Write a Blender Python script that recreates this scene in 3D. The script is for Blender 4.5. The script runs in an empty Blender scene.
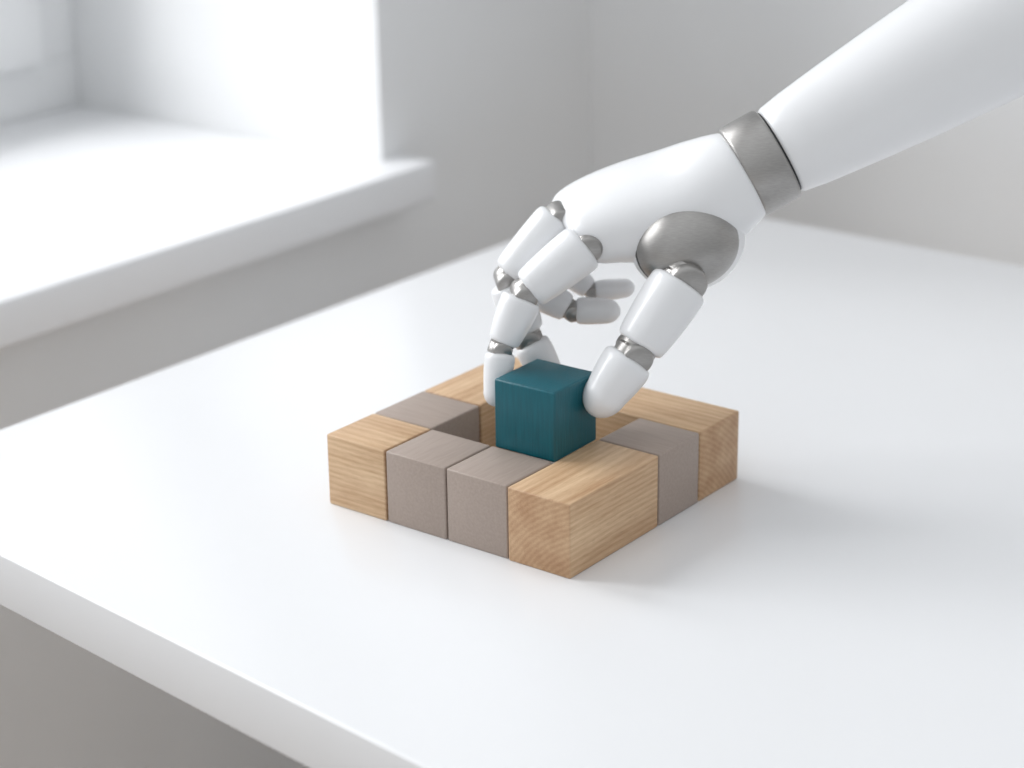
import bpy, bmesh, math, random
from mathutils import Vector, Matrix
S=0.04; TZ=0.75
def W3(x,y,z): return Vector((x*S,y*S,z*S+TZ))
col=bpy.context.collection
def srgb(r,g,b):
    def f(c):
        c/=255.; return c/12.92 if c<=0.04045 else ((c+0.055)/1.055)**2.4
    return (f(r),f(g),f(b),1)
# ---------------- materials
def newmat(name):
    m=bpy.data.materials.new(name); m.use_nodes=True
    nt=m.node_tree; b=nt.nodes['Principled BSDF']; return m,nt,b
def simple(name,c,rough=0.5,metal=0,noise=0.03,scale=20,bump=0.0,coat=0,stretch=(1,1,1)):
    m,nt,b=newmat(name)
    tc=nt.nodes.new('ShaderNodeTexCoord'); mp=nt.nodes.new('ShaderNodeMapping'); mp.inputs['Scale'].default_value=stretch
    nz=nt.nodes.new('ShaderNodeTexNoise'); nz.inputs['Scale'].default_value=scale; nz.inputs['Detail'].default_value=5
    nt.links.new(tc.outputs['Object'],mp.inputs[0]); nt.links.new(mp.outputs[0],nz.inputs['Vector'])
    r=nt.nodes.new('ShaderNodeValToRGB'); r.color_ramp.elements[0].position=0.3; r.color_ramp.elements[1].position=0.7
    r.color_ramp.elements[0].color=tuple(v*(1-noise) for v in c[:3])+(1,); r.color_ramp.elements[1].color=tuple(min(1,v*(1+noise)) for v in c[:3])+(1,)
    nt.links.new(nz.outputs['Fac'],r.inputs[0]); nt.links.new(r.outputs[0],b.inputs['Base Color'])
    b.inputs['Roughness'].default_value=rough; b.inputs['Metallic'].default_value=metal
    b.inputs['Coat Weight'].default_value=coat; b.inputs['Coat Roughness'].default_value=0.15
    if bump:
        bp=nt.nodes.new('ShaderNodeBump'); bp.inputs['Strength'].default_value=bump; bp.inputs['Distance'].default_value=0.001
        nt.links.new(nz.outputs['Fac'],bp.inputs['Height']); nt.links.new(bp.outputs[0],b.inputs['Normal'])
    return m
def oak(name,light,dark):
    m,nt,b=newmat(name); N=nt.nodes; L=nt.links
    tc=N.new('ShaderNodeTexCoord'); oi=N.new('ShaderNodeObjectInfo')
    off=N.new('ShaderNodeVectorMath'); off.operation='MULTIPLY_ADD'
    comb=N.new('ShaderNodeCombineXYZ'); L.new(oi.outputs['Random'],comb.inputs[0]); L.new(oi.outputs['Random'],comb.inputs[1]); L.new(oi.outputs['Random'],comb.inputs[2])
    L.new(comb.outputs[0],off.inputs[0]); off.inputs[1].default_value=(0.7,0.02,0.016); L.new(tc.outputs['Object'],off.inputs[2])
    mp=N.new('ShaderNodeMapping'); mp.inputs['Location'].default_value=(0,0.046,0.062); mp.inputs['Scale'].default_value=(0.16,1,1)
    L.new(off.outputs[0],mp.inputs[0])
    wv=N.new('ShaderNodeTexWave'); wv.wave_type='RINGS'; wv.rings_direction='X'; wv.inputs['Scale'].default_value=110; wv.inputs['Distortion'].default_value=3.5; wv.inputs['Detail'].default_value=4; wv.inputs['Detail Scale'].default_value=0.5
    wv.wave_profile='SIN'
    L.new(mp.outputs[0],wv.inputs['Vector'])
    def stretchnoise(sc,det,rough=0.5):
        mm=N.new('ShaderNodeMapping'); mm.inputs['Scale'].default_value=sc; L.new(off.outputs[0],mm.inputs[0])
        nn=N.new('ShaderNodeTexNoise'); nn.inputs['Scale'].default_value=1; nn.inputs['Detail'].default_value=det; nn.inputs['Roughness'].default_value=rough; L.new(mm.outputs[0],nn.inputs['Vector']); return nn
    nz=stretchnoise((90,1900,1900),5,.6); n3=stretchnoise((12,110,110),3); n4=stretchnoise((150,2800,2800),2,.7)
    def mth(op,a,bb):
        x=N.new('ShaderNodeMath'); x.operation=op
        for i,v in enumerate((a,bb)):
            if isinstance(v,(int,float)): x.inputs[i].default_value=v
            else: L.new(v,x.inputs[i])
        return x.outputs[0]
    f=mth('ADD',mth('MULTIPLY',wv.outputs['Fac'],0.11),mth('ADD',mth('MULTIPLY',nz.outputs['Fac'],0.5),mth('MULTIPLY',n3.outputs['Fac'],0.5)))
    r=N.new('ShaderNodeValToRGB'); e=r.color_ramp.elements; e[0].position=0.36; e[0].color=light; e[1].position=0.78; e[1].color=dark
    L.new(f,r.inputs[0])
    pr=N.new('ShaderNodeValToRGB'); pr.color_ramp.elements[0].position=0.60; pr.color_ramp.elements[0].color=(0,0,0,1); pr.color_ramp.elements[1].position=0.70; pr.color_ramp.elements[1].color=(1,1,1,1)
    L.new(n4.outputs['Fac'],pr.inputs[0])
    mx=N.new('ShaderNodeMix'); mx.data_type='RGBA'; mx.inputs['B'].default_value=srgb(132,98,70)
    L.new(mth('MULTIPLY',pr.outputs[0],0.4),mx.inputs['Factor']); L.new(r.outputs[0],mx.inputs['A'])
    geo=N.new('ShaderNodeNewGeometry'); vt=N.new('ShaderNodeVectorTransform'); vt.vector_type='NORMAL'; vt.convert_from='WORLD'; vt.convert_to='OBJECT'
    L.new(geo.outputs['True Normal'],vt.inputs[0]); sx=N.new('ShaderNodeSeparateXYZ'); L.new(vt.outputs[0],sx.inputs[0])
    eg=mth('MULTIPLY',mth('ABSOLUTE',sx.outputs[0],0),0.5)
    mx2=N.new('ShaderNodeMix'); mx2.data_type='RGBA'; mx2.blend_type='MULTIPLY'; mx2.inputs['B'].default_value=(0.62,0.50,0.42,1)
    L.new(eg,mx2.inputs['Factor']); L.new(mx.outputs['Result'],mx2.inputs['A'])
    L.new(mx2.outputs['Result'],b.inputs['Base Color'])
    b.inputs['Roughness'].default_value=0.5
    bp=N.new('ShaderNodeBump'); bp.inputs['Strength'].default_value=0.12; bp.inputs['Distance'].default_value=0.0005; L.new(nz.outputs['Fac'],bp.inputs['Height']); L.new(bp.outputs[0],b.inputs['Normal'])
    return m
M_oak=oak('oak_wood',srgb(223,193,157),srgb(176,136,98))
M_taupe=simple('taupe_paint',srgb(163,148,138),0.48,noise=0.07,scale=1,bump=0.12,stretch=(60,700,700))
M_teal=simple('teal_paint',srgb(0,88,101),0.36,noise=0.13,scale=1,bump=0.10,stretch=(900,900,60))
M_white=simple('white_shell',srgb(232,233,235),0.32,noise=0.008,scale=30,coat=0.25)
M_silver=simple('brushed_metal',srgb(165,163,161),0.38,metal=0.92,noise=0.08,scale=1,stretch=(300,300,3000),bump=0.03)
M_dark=simple('joint_gap',srgb(62,62,64),0.5,metal=0.5,noise=0.02)
M_table=simple('table_lacquer',srgb(229,230,232),0.25,noise=0.006,scale=6)
M_wall=simple('wall_paint',srgb(232,233,234),0.8,noise=0.01,scale=8)
M_sill=simple('sill_paint',srgb(234,235,237),0.45,noise=0.006,scale=8)
M_floor=simple('floor_boards',srgb(216,197,178),0.6,noise=0.08,scale=1,stretch=(3,30,30))
M_frame=simple('window_frame_paint',srgb(238,239,240),0.4,noise=0.006)
def glassmat():
    m,nt,b=newmat('window_glass'); nt.nodes.remove(b); out=[n for n in nt.nodes if n.type=='OUTPUT_MATERIAL'][0]
    t=nt.nodes.new('ShaderNodeBsdfTransparent'); g=nt.nodes.new('ShaderNodeBsdfGlossy'); g.inputs['Roughness'].default_value=0.02
    mx=nt.nodes.new('ShaderNodeMixShader'); mx.inputs[0].default_value=0.06
    nt.links.new(t.outputs[0],mx.inputs[1]); nt.links.new(g.outputs[0],mx.inputs[2]); nt.links.new(mx.outputs[0],out.inputs[0]); return m
M_glass=glassmat()
# ---------------- mesh helpers
def finish(name,bm,mat,parent=None,smooth=True,angle=35,world=None):
    bmesh.ops.recalc_face_normals(bm,faces=bm.faces)
    me=bpy.data.meshes.new(name); bm.to_mesh(me); bm.free()
    if smooth:
        me.shade_smooth(); me.set_sharp_from_angle(angle=math.radians(angle))
    me.materials.append(mat)
    o=bpy.data.objects.new(name,me); col.objects.link(o)
    if parent: o.parent=parent
    return o
def boxbm(bm,lo,hi):
    r=bmesh.ops.create_cube(bm,size=1)
    for v in r['verts']:
        v.co=Vector([(lo[i]+hi[i])/2+v.co[i]*(hi[i]-lo[i]) for i in range(3)])
    return r['verts']
def box(name,lo,hi,mat,bev=0,parent=None,seg=3):
    bm=bmesh.new(); boxbm(bm,lo,hi)
    if bev: bmesh.ops.bevel(bm,geom=bm.edges[:],offset=bev,segments=seg,profile=0.5,affect='EDGES')
    return finish(name,bm,mat,parent,smooth=bool(bev),angle=60)
def empty(name,loc=(0,0,0)):
    o=bpy.data.objects.new(name,None); col.objects.link(o); o.location=loc; o.empty_display_size=0.05; return o
# ---------------- blocks
H=1.03
def block(name,u0,u1,v0,v1,mat,along,z0=0.0):
    g=0.013
    lo=Vector((-u1+g,v0+g,z0)); hi=Vector((-u0-g,v1-g,z0+H)); c=(lo+hi)/2; d=hi-lo
    bm=bmesh.new()
    dx,dy=(d.x,d.y) if along=='u' else (d.y,d.x)
    boxbm(bm,(-dx/2*S,-dy/2*S,-d.z/2*S),(dx/2*S,dy/2*S,d.z/2*S))
    bmesh.ops.bevel(bm,geom=bm.edges[:],offset=0.024*S,segments=3,profile=0.5,affect='EDGES')
    o=finish(name,bm,mat,angle=60)
    o.location=W3(*c)
    if along=='v': o.rotation_euler[2]=math.pi/2
    return o
U3,U4=3.06,4.12
block('oak_block',-.01,1,-.03,2,M_oak,'v')
block('oak_block',U3,U4,-.01,1,M_oak,'u')
block('oak_block',U3,U4,2.08,4,M_oak,'v')
block('oak_block',-.01,U3,3,4.03,M_oak,'u')
block('taupe_block',1,2.02,-.01,1,M_taupe,'v')
block('taupe_block',2.02,U3,-.01,1,M_taupe,'v')
block('taupe_block',U3,U4,1,2.08,M_taupe,'u')
block('taupe_block',-.01,1,2,3,M_taupe,'u')
a=0.985
bm=bmesh.new(); boxbm(bm,(-a/2*S,-a/2*S,-a/2*S),(a/2*S,a/2*S,a/2*S)); bmesh.ops.bevel(bm,geom=bm.edges[:],offset=0.035*S,segments=4,profile=0.5,affect='EDGES')
tc=finish('teal_cube',bm,M_teal,angle=60); tc.location=W3(-1.5,1.51,1.0+a/2); tc.rotation_euler[2]=math.radians(1.0)
# ---------------- table
tbl=empty('white_table',W3(0,0,0))
def tpoly(z0,z1,pts,name,bev):
    bm=bmesh.new()
    b=[bm.verts.new((x*S,y*S,z0*S)) for x,y in pts]; t=[bm.verts.new((x*S,y*S,z1*S)) for x,y in pts]
    n=len(pts); bm.faces.new(t); bm.faces.new(b[::-1])
    for i in range(n): bm.faces.new((b[i],b[(i+1)%n],t[(i+1)%n],t[i]))
    bmesh.ops.bevel(bm,geom=bm.edges[:],offset=bev*S,segments=3,profile=0.5,affect='EDGES')
    return finish(name,bm,M_table,tbl,angle=60)
tpoly(-0.8,0,[(-10.1,-3.37),(22,-6.9),(22,15.2),(-9.73,15.86)],'table_top',0.04)
for i,x in enumerate([-8.6,19.5]):
    box('leg_panel_%d'%(i+1),((x-.4)*S,6.2*S,-TZ+.02),((x+.4)*S,11.5*S,-0.8*S),M_table,0.003,tbl)
    box('foot_%d'%(i+1),((x-.6)*S,5.4*S,-TZ),((x+.6)*S,14.5*S,-TZ+.02),M_table,0.003,tbl)
# ---------------- room
XW=-14.2; YC=20.45; zs=0.68
FL=-TZ/S; TOP=42
XO=-24.6
wy0,wy1=-22,12.9; wz1=34
def wbox(bm,lo,hi): boxbm(bm,W3(*lo),W3(*hi))
bm=bmesh.new()
wbox(bm,(XO,-45,FL),(XW,YC,zs-0.82+0.3)); wbox(bm,(XO,wy1,zs-0.52),(XW,YC,TOP)); wbox(bm,(XO,-45,zs-0.52),(XW,wy0,TOP)); wbox(bm,(XO,wy0,wz1),(XW,wy1,TOP))
finish('wall_left',bm,M_wall,smooth=False)
box('wall_back',W3(XO,YC,FL),W3(60,YC+3,TOP),M_wall)
box('floor',W3(XO,-60,FL-2),W3(60,YC+3,FL),M_floor)
bm=bmesh.new(); boxbm(bm,W3(-23.9,wy0+.02,zs-0.52),W3(XW+0.01,wy1-.02,zs)); 
boxbm(bm,W3(XW+0.0,wy0-.6,zs-0.82),W3(-13.2,13.5,zs))
bmesh.ops.bevel(bm,geom=[e for e in bm.edges if all(v.co.x>W3(-13.5,0,0).x for v in e.verts)],offset=0.1*S,segments=4,profile=0.5,affect='EDGES')
finish('window_sill',bm,M_sill,angle=50)
win=empty('window_1',W3(-24.0,0,zs))
def fb(n,y0,y1,z0,z1,x0=-0.5,x1=0.5,m=M_frame): box(n,(x0*S,y0*S,z0*S),(x1*S,y1*S,z1*S),m,0.002,win)
hh=wz1-zs
fb('frame_bottom',wy0,wy1,0,1.2); fb('frame_top',wy0,wy1,hh-1.2,hh); fb('frame_right',wy1-1.2,wy1,1.2,hh-1.2); fb('frame_left',wy0,wy0+1.2,1.2,hh-1.2)
ym=(wy0+wy1)/2
fb('mullion',ym-.7,ym+.7,1.2,hh-1.2)
for i,(p,q) in enumerate([(wy0+1.2,ym-.7),(ym+.7,wy1-1.2)]):
    fb('sash_bottom_%d'%i,p,q,1.2,2.9,-.2,.8); fb('sash_top_%d'%i,p,q,hh-2.6,hh-1.2,-.2,.8); fb('sash_side_a_%d'%i,p,p+1.4,2.9,hh-2.6,-.2,.8); fb('sash_side_b_%d'%i,q-1.4,q,2.9,hh-2.6,-.2,.8)
    fb('glass_%d'%i,p+1.3,q-1.3,2.8,hh-2.5,.2,.3,M_glass)
fb('handle',ym+1.2,ym+1.6,hh/2-1.5,hh/2+1.5,.8,1.5,M_silver)
fb('hinge',wy1-1.5,wy1-1.1,3.0,4.6,.75,1.15,M_frame)
# ---------------- robotic arm
arm=empty('robotic_arm')
R=Vector((.7954,.6061,-.0126)).normalized(); D=Vector((-.5716,.7429,-.3482)).normalized(); U=R.cross(D).normalized(); D=U.cross(R)
mat=Matrix((R,D,U)).transposed().to_4x4(); mat.translation=W3(-1.955,1.369,1.783); arm.matrix_world=mat
K=S/74.7
def P(x,z,y): return Vector((x,y,z))*K
def loft(name,secs,mat_,n=48,capr=True):
    bm=bmesh.new(); rings=[]
    for c,A,B,e in secs:
        ring=[]
        for i in range(n):
            t=2*math.pi*i/n; ct,st=math.cos(t),math.sin(t)
            ring.append(bm.verts.new(c+A*(abs(ct)**(2/e))*(1 if ct>=0 else -1)+B*(abs(st)**(2/e))*(1 if st>=0 else -1)))
        rings.append(ring)
    for a_,b_ in zip(rings,rings[1:]):
        for i in range(n): bm.faces.new((a_[i],a_[(i+1)%n],b_[(i+1)%n],b_[i]))
    bm.faces.new(rings[0][::-1]); bm.faces.new(rings[-1])
    return finish(name,bm,mat_,arm,angle=40)
WAX=Vector((-.15,.88,.45)).normalized()
def frame(T):
    w=(WAX-WAX.dot(T)*T).normalized(); return w,T.cross(w)
def tube(name,A,B,prof,mat_,e=2.0,fl=1.0):
    T=(B-A).normalized(); L=(B-A).length; w,nn=frame(T)
    return loft(name,[(A+T*L*t,w*r*K,nn*r*K*fl,e) for t,r in prof],mat_)
def seg(name,A,B,r0,r1,e=2.2):
    pr=[(0,r0*.76),(.012,r0*.86),(.04,r0*.95),(.09,r0*.99)]
    for i in range(1,8):
        t=.09+.82*i/8; s=(t-.09)/.82
        pr.append((t,(r0+(r1-r0)*s)*(1+.035*math.sin(math.pi*s))))
    pr+=[(.91,r1*.99),(.96,r1*.95),(.988,r1*.86),(1,r1*.76)]
    return tube(name,A,B,pr,mat_=M_white,e=e)
def tip(name,A,B,r0,r1):
    pr=[(0,r0*.76),(.015,r0*.86),(.05,r0*.95),(.11,r0*.99)]
    t1=1-min(.6,r1*K*1.25/(B-A).length)
    for i in range(1,7):
        s=i/6; t=.11+(t1-.11)*s; pr.append((t,(r0+(r1-r0)*s)*(1+.03*math.sin(math.pi*s))))
    for i in range(1,11):
        an=math.pi/2*i/10; pr.append((t1+(1-t1)*math.sin(an),max(r1*math.cos(an),.05)))
    return tube(name,A,B,pr,M_white,e=2.15)
def hinge(name,C,r,half,mat_=None):
    w=WAX; a=C-w*half*K; b=C+w*half*K
    T=w; x=T.orthogonal().normalized(); y=T.cross(x)
    pr=[(0,.8),(.04,.93),(.1,1),(.9,1),(.96,.93),(1,.8)]
    return loft(name,[(a+(b-a)*t,x*r*q*K,y*r*q*K,2) for t,q in pr],mat_ or M_silver)
def neck(name,A,B,r):
    return tube(name,A,B,[(0,r*.95),(.1,r),(.45,r),(.5,r*.93),(.55,r),(.9,r),(1,r*.95)],M_silver)
def finger(tag,pts,rs):
    m,p,d,t=[P(*q) for q in pts]
    def sh(a,b,k0,k1):
        T=(b-a).normalized(); return a+T*k0*K, b-T*k1*K
    hinge(tag+'_knuckle',m,rs[0]*.58,rs[0]*.72)
    a,b=sh(m,p,rs[0]*.05,rs[1]*.28); seg(tag+'_proximal',a,b,rs[0],rs[1]*1.02)
    hinge(tag+'_mid_joint',p,rs[1]*.60,rs[1]*.80)
    neck(tag+'_mid_neck',*sh(m,p,(p-m).length/K-rs[1]*.9,-rs[1]*.1),rs[1]*.70)
    a,b=sh(p,d,rs[1]*.22,rs[2]*.34); seg(tag+'_middle',a,b,rs[1],rs[2]*1.05)
    hinge(tag+'_end_joint',d,rs[2]*.66,rs[2]*.80)
    neck(tag+'_end_neck',*sh(p,d,(d-p).length/K-rs[2]*.9,-rs[2]*.5),rs[2]*.8)
    a,b=sh(d,t,rs[2]*.34,0); tip(tag+'_tip',a,b,rs[2],rs[3])
finger('index',[(74,141,0),(12,92,2),(-11,38,8),(-18,-21,12)],(25,20.5,15.5,12.5))
finger('middle',[(48,171,34),(-5,108,44),(16,50,60),(42,2,68)],(22.5,20.5,19,18))
finger('ring',[(52,170,66),(26,98,84),(62,78,84),(113,77,82)],(20,17,14,13))
finger('little',[(70,178,94),(50,126,106),(84,99,106),(129,103,104)],(18,15,11,10))
def catmull(vals,t):
    n=len(vals)-1; i=min(int(t*n),n-1); f=t*n-i
    g=lambda k: vals[max(0,min(n,k))]
    a,b,c,d=g(i-1),g(i),g(i+1),g(i+2)
    return [0.5*((2*b[j])+(-a[j]+c[j])*f+(2*a[j]-5*b[j]+4*c[j]-d[j])*f*f+(-a[j]+3*b[j]-3*c[j]+d[j])*f**3) for j in range(len(b))]
ps=[(237,216,8,-.87,-.49,43,43,2.0),(225,209,10,-.87,-.49,51,49,2.05),(200,196,22,-.90,-.44,62,53,2.3),(165,186,34,-.94,-.34,70,48,2.5),(125,177,42,-.95,-.30,70,44,2.6),(92,170,44,-.92,-.38,66,37,2.7),(70,162,44,-.86,-.5,61,32,2.8),(61,157,44,-.82,-.57,55,26,2.8),(58,155,44,-.82,-.57,48,19,2.8)]
secs=[]
NN=48
for i in range(NN+1):
    v=catmull(ps,i/NN); T=Vector((v[3],0.06,v[4])).normalized(); w,nn=frame(T)
    secs.append((P(v[0],v[1],v[2]),w*v[5]*K,nn*v[6]*K,max(2,v[7])))
loft('palm',secs,M_white,n=72)
wa=P(230,213,8); fd=Vector((.87,-.06,.492)).normalized()
def along(t): return wa+fd*t*K
def ptube(name,t0,t1,prof,m): return tube(name,along(t0),along(t1),prof,m)
ptube('wrist_gap',-2,44,[(0,44),(1,44)],M_dark)
ptube('wrist_ring',0,42,[(0,46),(.03,48.5),(.08,49.5),(.92,49.5),(.97,48.5),(1,46)],M_silver)
fp=[(0,42),(.002,45.5),(.006,47.2)]+[(s,47.5+54*(1-math.exp(-s*800/400))) for s in [i/30 for i in range(1,30)]]+[(.985,88),(1,80)]
ptube('forearm',43.2,843,fp,M_white)
ptube('elbow_ring',838,880,[(0,76),(.1,80),(.9,80),(1,76)],M_silver)
ptube('elbow_cap',876,990,[(0,80),(.1,88),(.5,92),(.8,78),(.93,55),(1,10)],M_white)
def ellipsoid(name,C,ax,m):
    bm=bmesh.new(); bmesh.ops.create_uvsphere(bm,u_segments=48,v_segments=32,radius=1)
    A,B,Cc=ax
    for v in bm.verts: v.co=C+A*v.co.x+B*v.co.y+Cc*v.co.z
    return finish(name,bm,m,arm,angle=80)
ax=Vector((.97,0,.24)).normalized(); az=Vector((-.24,0,.97)).normalized(); ay=Vector((0,1,0))
ellipsoid('thumb_mount_rim',P(176,144,6),(ax*58*K,ay*43*K,az*50*K),M_white)
ellipsoid('thumb_mount_gap',P(175,142,0),(ax*54.5*K,ay*41.5*K,az*46.5*K),M_dark)
ellipsoid('thumb_mount',P(175,141,-4),(ax*53*K,ay*42*K,az*45*K),M_silver)
th=[P(170,106,-26),P(121,33,-26),P(78,-29,-22)]
hinge('thumb_hinge',th[0],20,21)
neck('thumb_neck',P(174,116,-24),P(162,96,-26),21)
def shv(a,b,k0,k1):
    T=(b-a).normalized(); return a+T*k0*K,b-T*k1*K
seg('thumb_proximal',*shv(th[0],th[1],5,7),29.5,25.5)
neck('thumb_joint_neck',P(129,45,-26),P(116,25,-26),20)
hinge('thumb_joint',th[1],16,21)
tip('thumb_tip',*shv(th[1],th[2],7,0),26,21.5)
# ---------------- light: overcast sky, brighter overhead than at the horizon, dimmer on the room side
w=bpy.data.worlds.new('world'); bpy.context.scene.world=w; w.use_nodes=True
nt=w.node_tree; bg=nt.nodes['Background']; bg.inputs[0].default_value=(0.96,0.982,1,1)
tcn=nt.nodes.new('ShaderNodeTexCoord'); sp=nt.nodes.new('ShaderNodeSeparateXYZ'); nt.links.new(tcn.outputs['Generated'],sp.inputs[0])
m1=nt.nodes.new('ShaderNodeMath'); m1.operation='MULTIPLY_ADD'; nt.links.new(sp.outputs[2],m1.inputs[0]); m1.inputs[1].default_value=0.28; m1.inputs[2].default_value=0.74
m2=nt.nodes.new('ShaderNodeMath'); m2.operation='MULTIPLY_ADD'; nt.links.new(sp.outputs[0],m2.inputs[0]); m2.inputs[1].default_value=-0.26; nt.links.new(m1.outputs[0],m2.inputs[2])
nt.links.new(m2.outputs[0],bg.inputs[1])
def area(name,loc,target,sx,sy,power,c=(1,1,1)):
    l=bpy.data.lights.new(name,'AREA'); l.shape='RECTANGLE'; l.size=sx; l.size_y=sy; l.energy=power; l.color=c
    o=bpy.data.objects.new(name,l); col.objects.link(o); o.location=loc; o.rotation_euler=(Vector(target)-Vector(loc)).to_track_quat('-Z','Y').to_euler(); return o
area('window_daylight',W3(-50,-9,30),W3(0,0,2),1.5,1.4,70,(0.985,0.992,1))
# ---------------- camera
cd=bpy.data.cameras.new('camera'); cd.sensor_width=36; cd.lens=2101.84/1024*36
co=bpy.data.objects.new('camera',cd); col.objects.link(co)
cm=Matrix((R,U,-D)).transposed().to_4x4(); cm.translation=W3(14.13,-19.536,11.581); co.matrix_world=cm
cd.shift_y=0.0015
cd.dof.use_dof=True; cd.dof.focus_distance=27.2*S; cd.dof.aperture_fstop=5.0; cd.clip_start=0.01
sc=bpy.context.scene; sc.camera=co
sc.view_settings.view_transform='Standard'; sc.view_settings.look='None'
